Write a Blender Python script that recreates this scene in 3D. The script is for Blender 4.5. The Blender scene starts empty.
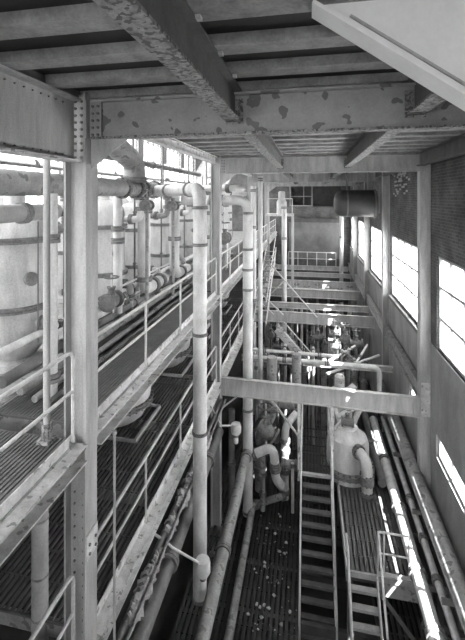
import bpy, math, random
from mathutils import Vector, Matrix
random.seed(7)
SC = bpy.context.scene
COL = SC.collection
E = 9.9          # eye height above the grating floor; coordinates below are written relative to the eye

# ------------------------------------------------------------------ camera
FPX, CX, HY = 409.0, 222.0, 197.0
cam_d = bpy.data.cameras.new('camera')
cam_d.sensor_fit = 'HORIZONTAL'
cam_d.sensor_width = 36.0
cam_d.lens = FPX / 465.0 * 36.0
cam_d.shift_x = (232.5 - CX) / 465.0
cam_d.shift_y = -(320.0 - HY) / 465.0
cam_d.clip_start = 0.05
cam = bpy.data.objects.new('camera', cam_d)
COL.objects.link(cam)
cam.location = (0, 0, E)
cam.rotation_euler = (math.pi / 2, 0, math.atan(87 / 409.0))
SC.camera = cam

# ------------------------------------------------------------------ sky, sun, exposure
W = bpy.data.worlds.new('sky')
SC.world = W
W.use_nodes = True
bg = W.node_tree.nodes['Background']
bg.inputs[0].default_value = (1, 1, 1, 1)
bg.inputs[1].default_value = 3.0
sun_d = bpy.data.lights.new('sun', 'SUN')
sun_d.energy = 34.0
sun_d.angle = 0.009
sun = bpy.data.objects.new('sun', sun_d)
COL.objects.link(sun)
SUN_DIR = Vector((-0.49, 0.30, -0.77))
sun.rotation_euler = SUN_DIR.to_track_quat('-Z', 'Y').to_euler()
sun.location = (12, -6, 25)
vs = SC.view_settings
vs.view_transform = 'Standard'
vs.look = 'None'
vs.gamma = 1.0
vs.use_curve_mapping = False
vs.exposure = 1.1


# ------------------------------------------------------------------ materials
MATS = {}


def mat(name, c, var=0.25, scale=3.0, rough=0.6, bump=0.15, patch=None, metal=0.0, streak=0.0, fine=40.0):
    """grey paint or bare surface: large stains, fine speckle, optional peeled patches (grey, threshold, scale)"""
    if name in MATS:
        return MATS[name]
    m = bpy.data.materials.new(name)
    m.use_nodes = True
    nt = m.node_tree
    N, L = nt.nodes, nt.links
    b = N['Principled BSDF']
    b.inputs['Roughness'].default_value = rough
    b.inputs['Metallic'].default_value = metal
    g = N.new('ShaderNodeNewGeometry')
    n1 = N.new('ShaderNodeTexNoise')
    n1.inputs['Scale'].default_value = scale
    n1.inputs['Detail'].default_value = 6
    n1.inputs['Roughness'].default_value = 0.65
    if streak:
        mp = N.new('ShaderNodeMapping')
        mp.inputs['Scale'].default_value = (1, 1, 1 - streak)
        L.new(g.outputs['Position'], mp.inputs['Vector'])
        src = mp.outputs['Vector']
    else:
        src = g.outputs['Position']
    L.new(src, n1.inputs['Vector'])
    n2 = N.new('ShaderNodeTexNoise')
    n2.inputs['Scale'].default_value = fine
    n2.inputs['Detail'].default_value = 3
    L.new(g.outputs['Position'], n2.inputs['Vector'])
    ad = N.new('ShaderNodeMath')
    ad.operation = 'MULTIPLY_ADD'
    L.new(n2.outputs['Fac'], ad.inputs[0])
    ad.inputs[1].default_value = 0.4
    L.new(n1.outputs['Fac'], ad.inputs[2])
    r = N.new('ShaderNodeMapRange')
    L.new(ad.outputs[0], r.inputs['Value'])
    r.inputs['From Min'].default_value = 0.42
    r.inputs['From Max'].default_value = 0.95
    r.inputs['To Min'].default_value = c * (1 - var)
    r.inputs['To Max'].default_value = c * (1 + var)
    out = r.outputs['Result']
    if patch:
        pg, th, ps = patch
        n3 = N.new('ShaderNodeTexNoise')
        n3.inputs['Scale'].default_value = ps
        n3.inputs['Detail'].default_value = 2
        L.new(g.outputs['Position'], n3.inputs['Vector'])
        gt = N.new('ShaderNodeMath')
        gt.operation = 'GREATER_THAN'
        L.new(n3.outputs['Fac'], gt.inputs[0])
        gt.inputs[1].default_value = th
        mx = N.new('ShaderNodeMix')
        mx.data_type = 'FLOAT'
        L.new(gt.outputs[0], mx.inputs['Factor'])
        L.new(out, mx.inputs[2])
        mx.inputs[3].default_value = pg
        out = mx.outputs[0]
    L.new(out, b.inputs['Base Color'])
    if bump:
        bp = N.new('ShaderNodeBump')
        bp.inputs['Strength'].default_value = bump
        bp.inputs['Distance'].default_value = 0.02
        L.new(ad.outputs[0], bp.inputs['Height'])
        L.new(bp.outputs['Normal'], b.inputs['Normal'])
    MATS[name] = m
    return m


def brick_mat(name, c1, c2, mortar, swap):
    m = bpy.data.materials.new(name)
    m.use_nodes = True
    nt = m.node_tree
    N, L = nt.nodes, nt.links
    b = N['Principled BSDF']
    b.inputs['Roughness'].default_value = 0.9
    g = N.new('ShaderNodeNewGeometry')
    sp = N.new('ShaderNodeSeparateXYZ')
    L.new(g.outputs['Position'], sp.inputs[0])
    cb = N.new('ShaderNodeCombineXYZ')
    L.new(sp.outputs['Y' if swap else 'X'], cb.inputs['X'])
    L.new(sp.outputs['Z'], cb.inputs['Y'])
    t = N.new('ShaderNodeTexBrick')
    t.inputs['Scale'].default_value = 1.0
    t.inputs['Brick Width'].default_value = 0.22
    t.inputs['Row Height'].default_value = 0.075
    t.inputs['Mortar Size'].default_value = 0.008
    t.inputs['Color1'].default_value = (c1, c1, c1, 1)
    t.inputs['Color2'].default_value = (c2, c2, c2, 1)
    t.inputs['Mortar'].default_value = (mortar, mortar, mortar, 1)
    L.new(cb.outputs[0], t.inputs['Vector'])
    n = N.new('ShaderNodeTexNoise')
    n.inputs['Scale'].default_value = 1.3
    n.inputs['Detail'].default_value = 5
    L.new(g.outputs['Position'], n.inputs['Vector'])
    r = N.new('ShaderNodeMapRange')
    L.new(n.outputs['Fac'], r.inputs['Value'])
    r.inputs['From Min'].default_value = 0.3
    r.inputs['From Max'].default_value = 0.7
    r.inputs['To Min'].default_value = 0.55
    r.inputs['To Max'].default_value = 1.4
    mu = N.new('ShaderNodeMix')
    mu.data_type = 'RGBA'
    mu.blend_type = 'MULTIPLY'
    mu.inputs['Factor'].default_value = 1.0
    L.new(t.outputs['Color'], mu.inputs[6])
    L.new(r.outputs['Result'], mu.inputs[7])
    L.new(mu.outputs[2], b.inputs['Base Color'])
    bp = N.new('ShaderNodeBump')
    bp.inputs['Strength'].default_value = 0.5
    bp.inputs['Distance'].default_value = 0.01
    L.new(t.outputs['Fac'], bp.inputs['Height'])
    bp.invert = True
    L.new(bp.outputs['Normal'], b.inputs['Normal'])
    MATS[name] = m
    return m


def glass_mat(name, clear, trans):
    """window pane: part see-through, part dirty and scattering, a little gloss"""
    m = bpy.data.materials.new(name)
    m.use_nodes = True
    nt = m.node_tree
    N, L = nt.nodes, nt.links
    for n in list(N):
        N.remove(n)
    o = N.new('ShaderNodeOutputMaterial')
    tr = N.new('ShaderNodeBsdfTransparent')
    tl = N.new('ShaderNodeBsdfTranslucent')
    tl.inputs[0].default_value = (trans, trans, trans, 1)
    gl = N.new('ShaderNodeBsdfGlossy')
    gl.inputs['Roughness'].default_value = 0.1
    m1 = N.new('ShaderNodeMixShader')
    m1.inputs[0].default_value = clear
    L.new(tl.outputs[0], m1.inputs[1])
    L.new(tr.outputs[0], m1.inputs[2])
    m2 = N.new('ShaderNodeMixShader')
    m2.inputs[0].default_value = 0.05
    L.new(m1.outputs[0], m2.inputs[1])
    L.new(gl.outputs[0], m2.inputs[2])
    L.new(m2.outputs[0], o.inputs[0])
    MATS[name] = m
    return m


PAINT = mat('grey_steel_paint', 0.40, 0.38, 5.0, 0.55, 0.15, streak=0.8, fine=60)
PEEL = mat('peeling_grey_paint', 0.34, 0.22, 2.0, 0.55, 0.15, patch=(0.16, 0.60, 4.2))
FLAKE = mat('flaking_rusted_paint', 0.28, 0.6, 14.0, 0.8, 0.8, patch=(0.12, 0.55, 26))
LIGHTP = mat('pale_steel_paint', 0.55, 0.4, 6.0, 0.5, 0.25, patch=(0.26, 0.64, 9), fine=70)
PALE = mat('pale_smooth_paint', 0.82, 0.08, 2.0, 0.5, 0.04)
PIPE = mat('pale_pipe_paint', 0.57, 0.34, 5.0, 0.42, 0.08, streak=0.6)
WHITE = mat('white_vessel_paint', 0.52, 0.42, 3.2, 0.55, 0.25, streak=0.75)
GREYP = mat('weathered_pipe', 0.27, 0.5, 3.0, 0.55, 0.2, patch=(0.16, 0.6, 6))
DARKP = mat('dark_weathered_pipe', 0.14, 0.4, 4.0, 0.6, 0.25)
DARK = mat('dark_steel_and_recess_shade', 0.07, 0.4, 3.0, 0.6, 0.1)
FLANGE = mat('stained_flange', 0.17, 0.6, 9.0, 0.65, 0.3)
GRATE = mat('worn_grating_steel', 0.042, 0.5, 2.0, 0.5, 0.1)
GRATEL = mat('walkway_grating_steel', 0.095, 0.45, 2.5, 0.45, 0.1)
RAIL = mat('railing_paint', 0.55, 0.25, 5.0, 0.5, 0.1)
JOIST = mat('dark_joist_grey', 0.13, 0.35, 3.0, 0.6, 0.15)  # even dark grey for joist webs and top flanges
RIB = mat('ceiling_rib_paint', 0.30, 0.45, 4.0, 0.8, 0.2)
DECK = mat('ceiling_deck_shade', 0.03, 0.4, 2.0, 0.85, 0.2)  # shade in the gaps between ribs is put into this near-black colour
CONC = mat('stained_concrete', 0.05, 0.4, 1.5, 0.9, 0.3)
DADO = mat('grey_wall_render', 0.30, 0.4, 1.2, 0.9, 0.2, streak=0.5)
PLAST = mat('stained_wall_render', 0.16, 0.45, 0.9, 0.9, 0.2)
LAG = mat('torn_lagging', 0.36, 0.35, 9.0, 0.95, 0.8)
INSUL = mat('canvas_lagging', 0.40, 0.25, 4.0, 0.9, 0.3)
MUNT = mat('window_bar_paint', 0.30, 0.3, 5.0, 0.6, 0.1)
LAMPM = mat('lamp_enamel', 0.62, 0.15, 8.0, 0.4, 0.1)
TANKM = mat('dark_tank_paint', 0.04, 0.4, 3.0, 0.45, 0.2)
RUBBLE = mat('fallen_paint_flakes', 0.48, 0.4, 8.0, 0.9, 0.3)
BRICK = brick_mat('brickwork_lengthwise', 0.10, 0.06, 0.14, True)
BRICKX = brick_mat('brickwork_crosswise', 0.11, 0.07, 0.14, False)
CLEAR = glass_mat('clear_pane', 0.95, 0.8)
FROST = glass_mat('dirty_pane', 0.04, 0.92)


# ------------------------------------------------------------------ mesh builder
class MB:
    def __init__(s):
        s.v, s.f = [], []

    def add(s, vs_, fs):
        k = len(s.v)
        s.v += [tuple(p) for p in vs_]
        s.f += [tuple(i + k for i in q) for q in fs]
        return s

    def box(s, x0, x1, y0, y1, z0, z1):
        return s.add([(x0, y0, z0), (x1, y0, z0), (x1, y1, z0), (x0, y1, z0), (x0, y0, z1), (x1, y0, z1), (x1, y1, z1), (x0, y1, z1)],
                     [(0, 3, 2, 1), (4, 5, 6, 7), (0, 1, 5, 4), (1, 2, 6, 5), (2, 3, 7, 6), (3, 0, 4, 7)])

    def prism(s, prof, p, q, up=(0, 0, 1)):
        """extrude a closed 2D profile (a across, b along up) from p to q"""
        p, q = Vector(p), Vector(q)
        d = (q - p).normalized()
        up = Vector(up)
        a = d.cross(up)
        if a.length < 1e-6:
            a = d.cross(Vector((0, 1, 0)))
        a.normalize()
        b = a.cross(d)
        n = len(prof)
        vv = [p + a * i + b * j for i, j in prof] + [q + a * i + b * j for i, j in prof]
        ff = [(k, (k + 1) % n, n + (k + 1) % n, n + k) for k in range(n)]
        ff += [tuple(range(n - 1, -1, -1)), tuple(range(n, 2 * n))]
        return s.add(vv, ff)

    def bar(s, p, q, w, h, up=(0, 0, 1)):
        return s.prism([(-w / 2, -h / 2), (w / 2, -h / 2), (w / 2, h / 2), (-w / 2, h / 2)], p, q, up)

    def tube(s, pts, r, seg=12, cap=True):
        pts = [Vector(p) for p in pts]
        rr = r if isinstance(r, (list, tuple)) else [r] * len(pts)
        t0 = (pts[1] - pts[0]).normalized()
        ref = Vector((0, 0, 1)) if abs(t0.z) < 0.9 else Vector((0, 1, 0))
        n = (ref - t0 * ref.dot(t0)).normalized()
        vv = []
        for i, p in enumerate(pts):
            if i == 0:
                t = t0
            elif i == len(pts) - 1:
                t = (pts[i] - pts[i - 1]).normalized()
            else:
                t = ((pts[i] - pts[i - 1]).normalized() + (pts[i + 1] - pts[i]).normalized()).normalized()
            n = (n - t * n.dot(t)).normalized()
            b = t.cross(n)
            for k in range(seg):
                a = 2 * math.pi * k / seg
                vv.append(p + (n * math.cos(a) + b * math.sin(a)) * rr[i])
        ff = []
        for i in range(len(pts) - 1):
            for k in range(seg):
                k2 = (k + 1) % seg
                ff.append((i * seg + k, i * seg + k2, (i + 1) * seg + k2, (i + 1) * seg + k))
        if cap:
            ff.append(tuple(range(seg - 1, -1, -1)))
            ff.append(tuple(range((len(pts) - 1) * seg, len(pts) * seg)))
        return s.add(vv, ff)

    def disc(s, p, d, r, t, seg=16):
        p, d = Vector(p), Vector(d).normalized()
        return s.tube([p - d * t / 2, p + d * t / 2], r, seg)

    def lathe(s, prof, x, y, seg=28):
        """profile of (radius, z) turned about the vertical through x, y"""
        vv, ff = [], []
        for r, z in prof:
            for k in range(seg):
                a = 2 * math.pi * k / seg
                vv.append((x + r * math.cos(a), y + r * math.sin(a), z))
        for i in range(len(prof) - 1):
            for k in range(seg):
                k2 = (k + 1) % seg
                ff.append((i * seg + k, i * seg + k2, (i + 1) * seg + k2, (i + 1) * seg + k))
        ff.append(tuple(range(seg - 1, -1, -1)))
        ff.append(tuple(range((len(prof) - 1) * seg, len(prof) * seg)))
        return s.add(vv, ff)

    def mesh(s, name, m, base=(0, 0, 0), smooth=True):
        me = bpy.data.meshes.new(name)
        bx, by, bz = base
        me.from_pydata([(a - bx, b - by, c - bz) for a, b, c in s.v], [], s.f)
        me.materials.append(m)
        if smooth:
            me.polygons.foreach_set('use_smooth', [True] * len(me.polygons))
            me.set_sharp_from_angle(angle=math.radians(38))
        me.update()
        return me


def fillet(pts, bend, n=5):
    """round the corners of a polyline"""
    pts = [Vector(p) for p in pts]
    out = [pts[0]]
    for i in range(1, len(pts) - 1):
        a, p, b = pts[i - 1], pts[i], pts[i + 1]
        da, db = (a - p), (b - p)
        k = min(bend, da.length * 0.49, db.length * 0.49)
        s_, e_ = p + da.normalized() * k, p + db.normalized() * k
        for j in range(n + 1):
            t = j / n
            out.append(s_ * (1 - t) ** 2 + p * 2 * t * (1 - t) + e_ * t * t)
    out.append(pts[-1])
    return out


# ------------------------------------------------------------------ scene tree
BASE = {}


def tag(o, label, cat, group=None, kind=None):
    if label:
        o['label'] = label
    if cat:
        o['category'] = cat
    if group:
        o['group'] = group
    if kind:
        o['kind'] = kind
    return o


def thing(name, label, cat, base, group=None, kind=None):
    o = bpy.data.objects.new(name, None)
    o.empty_display_size = 0.2
    COL.objects.link(o)
    o.location = (base[0], base[1], base[2] + E)
    BASE[o] = tuple(base)
    return tag(o, label, cat, group, kind)


def part(name, mb, m, parent, label=None, smooth=True, kind=None):
    o = bpy.data.objects.new(name, mb.mesh(name, m, BASE[parent], smooth))
    COL.objects.link(o)
    o.parent = parent
    BASE[o] = BASE[parent]
    return tag(o, label, None, None, kind)


def piece(name, me, parent, loc):
    """one more alike piece that shares its mesh; loc is where the mesh origin goes"""
    o = bpy.data.objects.new(name, me)
    COL.objects.link(o)
    o.parent = parent
    b = BASE[parent]
    o.location = (loc[0] - b[0], loc[1] - b[1], loc[2] - b[2])
    return o


def solo(name, mb, m, label, cat, group=None, kind=None, smooth=True):
    xs, ys, zs = zip(*mb.v)
    b = ((min(xs) + max(xs)) / 2, (min(ys) + max(ys)) / 2, min(zs))
    o = bpy.data.objects.new(name, mb.mesh(name, m, b, smooth))
    COL.objects.link(o)
    o.location = (b[0], b[1], b[2] + E)
    BASE[o] = b
    return tag(o, label, cat, group, kind)


def struct(name, mb, m, label=None):
    o = solo(name, mb, m, label, None, kind='structure', smooth=False)
    return o


# ================================================================== THE SETTING
XL, XR = -9.5, 3.2           # inner faces of the long walls
Y0, Y1 = -6.0, 34.0
ZF, ZC = -9.9, 1.295
CY = [4.55, 12.05, 19.6, 27.2]   # column lines
RY = [12.05, 17.7, 23.3, 28.9]   # wall posts on the window side

struct('floor', MB().box(XL - .3, XR + .3, Y0 - 3, Y1 + .3, ZF - .9, ZF - .7), CONC, 'dark stained concrete floor of the pit under the gratings')

ceil = struct('ceiling', MB().box(-2.75, XR + .3, Y0, Y1 + .3, ZC, ZC + .25), DECK, 'dark deck ceiling, gap shade put into its colour, with pale cross ribs')
b = MB().prism([(-.13, .088), (-.115, 0), (.115, 0), (.13, .088)], (-2.95, 0, 0), (2.95, 0, 0))
rib_me = b.mesh('ceiling_rib', RIB, smooth=False)
for k in range(58):
    y = Y0 + .45 + k * .68
    piece('ceiling_rib', rib_me, ceil, (.22, y, 1.205))

# upper wall of the tall bay and its roof
struct('wall_clerestory', MB().box(-2.9, -2.75, Y0, Y1, 1.2, 5.4), PLAST, 'rendered wall strip above the deck ceiling')
roof = MB()  # skylight openings are added to brighten the vessels and upper walkway
roof.box(XL - .3, -7.6, Y0, Y1 + .3, 5.2, 5.4)
roof.box(-4.0, -2.75, Y0, Y1 + .3, 5.2, 5.4)
for k in range(11):
    roof.box(-7.6, -4.0, Y0 + k * 4, Y0 + k * 4 + .5, 5.2, 5.4)
struct('roof', roof, PLAST, 'roof of the tall bay with unseen skylight openings added for light')

# walls with real openings
def wall_y(name, x0, x1, ya, yb, za, zb, holes, m, label):
    """wall along y with rectangular holes (y0,y1,z0,z1) that do not share a y range partly"""
    mb = MB()
    ys = sorted({ya, yb, *[h[0] for h in holes], *[h[1] for h in holes]})
    for a, c in zip(ys, ys[1:]):
        hs = sorted([(h[2], h[3]) for h in holes if h[0] <= a + 1e-6 and h[1] >= c - 1e-6])
        z = za
        for h0, h1 in hs:
            mb.box(x0, x1, a, c, z, h0)
            z = h1
        mb.box(x0, x1, a, c, z, zb)
    return struct(name, mb, m, label)


WT, WB = -1.5, -3.9
wins = [(RY[k] + .25, RY[k + 1] - .25, WB, WT) for k in range(3)] + [(29.5, 33.2, WB, WT), (6.2, 11.4, WB, WT)]
low = [(6.4, 11.4, -6.65, -6.05), (12.85, 14.3, -6.65, -6.05)]  # first strip is unseen, added to throw sun on the wall pipes
wr = wall_y('wall_right', XR, XR + .16, Y0, Y1 + .3, WB, ZC + .25, wins, BRICK, 'dark brick wall with tall steel windows')
wall_y('wall_right_base', XR - .01, XR + .16, Y0, Y1 + .3, ZF - .9, WB, low, DADO, 'grey rendered wall below the tall steel windows')
mb = MB()
rnd = random.Random(21)
for j in range(14):
    for i in range(14):
        y, z = 14.1 + i * .22 + (.11 if j % 2 else 0), 0.02 + j * .075
        if rnd.random() < .62 * (1 - abs(i - 6) / 9) * (.35 + j / 14):
            mb.box(XR - .018, XR, y, y + .205, z, z + .064)
part('exposed_bricks', mb, mat('pale_exposed_brick', .42, .4, 6, .9, .2), wr, 'pale exposed bricks', smooth=False, kind='stuff')
lw = [(Y0 + .6 + k * 4.0, Y0 + 4.0 + k * 4.0, -1.9, 4.6) for k in range(10)]
wall_y('wall_left', XL - .3, XL, Y0, Y1 + .3, ZF - .9, 5.4, lw, PLAST, 'pale wall with large bright windows behind the vessels')

# far end wall, dark doorway-like opening above with a steel sash
eb = MB()
eb.box(XL - .3, -1.6, Y1, Y1 + .3, ZF - .9, 5.4)
eb.box(-1.6, XR + .3, Y1, Y1 + .3, ZF - .9, -.75)
eb.box(-1.6, XR + .3, Y1, Y1 + .3, 1.3, ZC + .25)
eb.box(2.6, XR + .3, Y1, Y1 + .3, -.75, 1.3)
struct('wall_end_recess', MB().box(-1.7, XR + .3, Y1 + 1.6, Y1 + 1.8, -1.0, 1.6).box(-1.6, XR + .3, Y1 + .3, Y1 + 1.8, -1.0, -.75).box(-1.6, XR + .3, Y1 + .3, Y1 + 1.8, 1.3, 1.5).box(-1.8, -1.6, Y1 + .3, Y1 + 1.8, -1.0, 1.5).box(2.6, 2.8, Y1 + .3, Y1 + 1.8, -1.0, 1.5), DARK, 'recess behind the opening of the end wall, coloured dark for shade')  # shade of the unlit space behind the opening, put into dark surfaces
struct('wall_end', eb, BRICKX, 'brick end wall with a dark opening near the ceiling')
tb = MB().box(-1.7, 2.9, Y1 - .22, Y1, -2.05, -1.75)
solo('wall_channel', tb, DARK, 'dark steel channel across the brick end wall', 'beam')
solo('wall_panel', MB().box(-1.6, 2.7, Y1 - .06, Y1, -4.95, -2.05), PLAST, 'grey rendered panel on the brick end wall behind the small railing', 'panel')

# glazed rear wall behind the camera, only its bars
rb = MB()
rb.box(XL, -2.9, Y0 - .2, Y0, ZF - .7, -2.9)
rb.box(-2.9, XR, Y0 - .2, Y0, ZF - .7, -4.2)
rb.box(-2.9, XR, Y0 - .2, Y0, 1.25, 5.2)
for k in range(14):
    rb.box(XL + k * .98 - .05, XL + k * .98 + .05, Y0 - .1, Y0, -4.2, 5.2)
for k in range(6):
    rb.box(XL, -2.9, Y0 - .08, Y0 - .02, -3.2 + k * 1.4 - .05, -3.2 + k * 1.4 + .05)
struct('wall_back', rb, BRICKX, 'brick wall behind the camera with a glazed upper band')
struct('ground', MB().box(-90, 90, -70, 120, ZF - 1.1, ZF - .95), CONC, 'bare ground outside the building')

# windows of the right wall
WN = [0]


def window(y0, y1, z0, z1, cols, rows, x, label, clear_rows=(), skip_glass=False, side=1, pm=None):
    WN[0] += 1
    w = thing('window_%d' % WN[0], label, None, (x, (y0 + y1) / 2, z0), kind='structure')
    f = MB()
    t = .07
    f.box(x, x + side * .1, y0, y0 + t, z0, z1).box(x, x + side * .1, y1 - t, y1, z0, z1)
    f.box(x, x + side * .1, y0 + t, y1 - t, z0, z0 + t).box(x, x + side * .1, y0 + t, y1 - t, z1 - t, z1)
    part('window_frame', f, MUNT, w, smooth=False)
    cw, rh = (y1 - y0) / cols, (z1 - z0) / rows
    for k in range(1, cols):
        part('muntin', MB().box(x + side * .0, x + side * .1, y0 + k * cw - .022, y0 + k * cw + .022, z0, z1), MUNT, w, smooth=False)
    for k in range(1, rows):
        part('muntin', MB().box(x + side * .01, x + side * .09, y0, y1, z0 + k * rh - .03, z0 + k * rh + .03), MUNT, w, smooth=False)
    pc = MB().box(-.004, .004, -cw / 2 + .01, cw / 2 - .01, -rh / 2 + .02, rh / 2 - .02)
    m_c, m_f = pc.mesh('pane', CLEAR), pc.mesh('pane', pm or FROST)
    for i in range(cols):
        for j in range(rows):
            piece('pane', m_c if (i, j) in clear_rows else m_f, w, (x + side * .05, y0 + (i + .5) * cw, z0 + (j + .5) * rh))
    return w


wl = ['tall bright window beside the post that carries the long cross beam', 'bright narrow-looking window past the second wall post', 'bright window beyond the dark hanging tank', 'window in the last bay before the end wall',
      'window ahead of the first wall post at the frame edge']
wc = [((0, 2), (1, 2), (2, 2), (3, 2)), ((0, 2), (1, 2)), ((0, 2), (2, 2)), ((0, 2), (1, 2)), ((5, 2),)]   # clear panes chosen so that sun patches land on the beams and pipework
for (a, c, z0, z1), l, n, cl in zip(wins, wl, (5, 5, 5, 4, 6), wc):
    window(a, c, z0, z1, n, 3, XR + .05, l, clear_rows=cl)
ll = ['unseen low window added to sun the wall pipes', 'small low opening lighting the big wall pipe']
for (a, c, z0, z1), l, n in zip(low, ll, (5, 2)):
    window(a, c, z0, z1, n, 1, XR + .05, l, clear_rows=[(i, 0) for i in range(9)])
for k, (a, c, z0, z1) in enumerate(lw[:10]):
    if 1 <= k:
        window(a, c, z0, z1, 4, 5, XL - .05, 'large window %s behind the white vessels' % ['', 'opposite the camera', 'first', 'second', 'third', 'fourth', 'fifth', 'sixth', 'seventh', 'last'][k], side=-1, pm=CLEAR)
for k, (a, c, z0, z1) in enumerate(wins[:4]):
    part('window_sill', MB().box(XR - .1, XR + .04, a - .08, c + .08, z0 - .12, z0), PLAST, bpy.data.objects['window_%d' % (k + 1)], smooth=False)

# sash standing in the dark end opening
sh = thing('window_sash', 'steel sash with three lights in the dark opening of the end wall', 'window', (-.6, Y1 + .05, -.75))
part('sash_frame', MB().box(-1.55, -1.47, Y1, Y1 + .08, -.75, 1.25).box(.2, .28, Y1, Y1 + .08, -.75, 1.25).box(-1.47, .2, Y1, Y1 + .08, 1.17, 1.25).box(-1.47, .2, Y1, Y1 + .08, -.75, -.67), MUNT, sh, smooth=False)
for x in (-.45, ):
    part('muntin', MB().box(x, x + .06, Y1 + .01, Y1 + .07, -.67, 1.17), MUNT, sh, smooth=False)
part('muntin', MB().box(-1.47, .2, Y1 + .01, Y1 + .07, .02, .08), MUNT, sh, smooth=False)


# ================================================================== STEEL FRAME
def rivets(pts, d, parent, r=.018):
    mb = MB()
    for p in pts:
        mb.disc(Vector(p) + Vector(d) * .008, d, r, .018, 6)
    return part('rivets', mb, FLANGE, parent, kind='stuff')


def column(y, label, rich=False):
    x0, x1 = -2.88, -2.6
    c = thing('steel_column', label, 'column', ((x0 + x1) / 2, y, ZF - .7), 'steel columns along the walkways')
    part('flange_plate', MB().box(x0, x0 + .025, y - .14, y + .14, ZF - .7, 1.25), PAINT, c, smooth=False)
    part('flange_plate', MB().box(x1 - .025, x1, y - .14, y + .14, ZF - .7, 1.25), PAINT, c, smooth=False)
    part('web', MB().box(x0 + .025, x1 - .025, y - .03, y - .005, ZF - .7, 1.25), PAINT, c, smooth=False)
    part('base_plate', MB().box(x0 - .12, x1 + .12, y - .26, y + .26, ZF - .7, ZF - .66), FLAKE, c, smooth=False)
    for z in ((-4.05, -6.9) if rich else (-5.9,)):
        z0, z1 = z - 1.55 if rich and z < -5 else z - .3, z
        part('splice_plate', MB().box(x1, x1 + .016, y - .13, y + .13, z0, z1), LIGHTP if rich else PAINT, c, smooth=False)
        n = int((z1 - z0) / .11)
        rivets([(x1 + .016, y + dy, z0 + .06 + k * .11) for k in range(n) for dy in (-.07, .07)], (1, 0, 0), c)
    # angle cleats that take the girder
    part('cleat', MB().box(x1, x1 + .16, y - .05, y - .035, .70, 1.15).box(x1, x1 + .014, y - .14, y - .05, .70, 1.15), PAINT, c, smooth=False)
    rivets([(x1 + .05 + .07 * i, y - .05, .75 + k * .085) for k in range(5) for i in (0, 1)], (0, -1, 0), c)
    if rich:
        part('cleat', MB().box(x0 + .02, x0 + .035, y - .23, y - .03, .42, 1.15).box(x0 + .035, x1 - .03, y - .05, y - .032, .42, 1.15), PAINT, c, smooth=False)
        rivets([(x0 + .1 + i * .08, y - .05, .48 + k * .085) for k in range(9) for i in (0, 1)], (0, -1, 0), c)
        rivets([(x0 + .035, y - .18, .48 + k * .085) for k in range(9)], (1, 0, 0), c)
        part('cover_plate', MB().box(x1, x1 + .012, y - .14, y + .14, -3.0, .40), PAINT, c, smooth=False)
        rivets([(x0 + .08, y - .035, -3.6 - k * .14) for k in range(26)] + [(x1 - .08, y - .035, -3.6 - k * .14) for k in range(26)], (0, -1, 0), c, .014)
    return c


column(CY[0], 'broad grey steel column standing against the first walkway railing ends', True)
column(CY[1], 'grey steel column behind the tallest pale pipe, carrying the long cross beam')
column(CY[2], 'slim-looking grey steel column behind the second pale pipe')
column(CY[3], 'most distant steel column of the walkway row')


def ibeam(h, w, tf=.025, tw=.016):
    """profile pieces: web, top flange, bottom flange with the top at 0"""
    web = [(-tw / 2, -h + tf), (tw / 2, -h + tf), (tw / 2, -tf), (-tw / 2, -tf)]
    top = [(-w / 2, -tf), (w / 2, -tf), (w / 2, 0), (-w / 2, 0)]
    bot = [(-w / 2, -h), (w / 2, -h), (w / 2, -h + tf), (-w / 2, -h + tf)]
    return web, top, bot


def beam(name, label, p, q, h, w, m, mf=None, cat='beam', group=None, tf=.025):
    base = [(a + c) / 2 for a, c in zip(p, q)]
    base[2] -= h
    t = thing(name, label, cat, base, group)
    web, top, bot = ibeam(h, w, tf)
    part('web', MB().prism(web, p, q), m, t, smooth=False)
    part('top_flange', MB().prism(top, p, q), m, t, smooth=False)
    part('bottom_flange', MB().prism(bot, p, q), mf or m, t, smooth=False)
    return t


gl = ['deep grey ceiling girder with dark peeled paint patches, first in the row', 'second ceiling girder, over the tallest pale pipe', 'third ceiling girder, thin at this distance', 'last ceiling girder before the brick end wall']
for k, y in enumerate(CY):
    g = beam('ceiling_girder', gl[k], (-2.57, y, 1.165), (3.15, y, 1.165), .465, .16, PEEL if k == 0 else PAINT, FLAKE if k == 0 else None, 'girder', 'cross girders under the deck ceiling')
    part('gusset', MB().add([(-2.59, y - .02, .70), (-2.1, y - .02, .70), (-2.59, y - .02, .34), (-2.59, y + .0, .70), (-2.1, y, .70), (-2.59, y, .34)],
                            [(0, 2, 1), (3, 4, 5), (0, 1, 4, 3), (1, 2, 5, 4), (2, 0, 3, 5)]), PAINT, g, smooth=False)
    for x in (-.82, 1.07):
        part('cleat', MB().box(x - .1, x - .012, y - .025, y - .01, .82, 1.1).box(x + .012, x + .1, y - .025, y - .01, .82, 1.1), FLAKE, g, smooth=False)
        rivets([(x + s_ * .06, y - .03, .87 + i * .09) for i in range(3) for s_ in (-1, 1)], (0, -1, 0), g)

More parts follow.
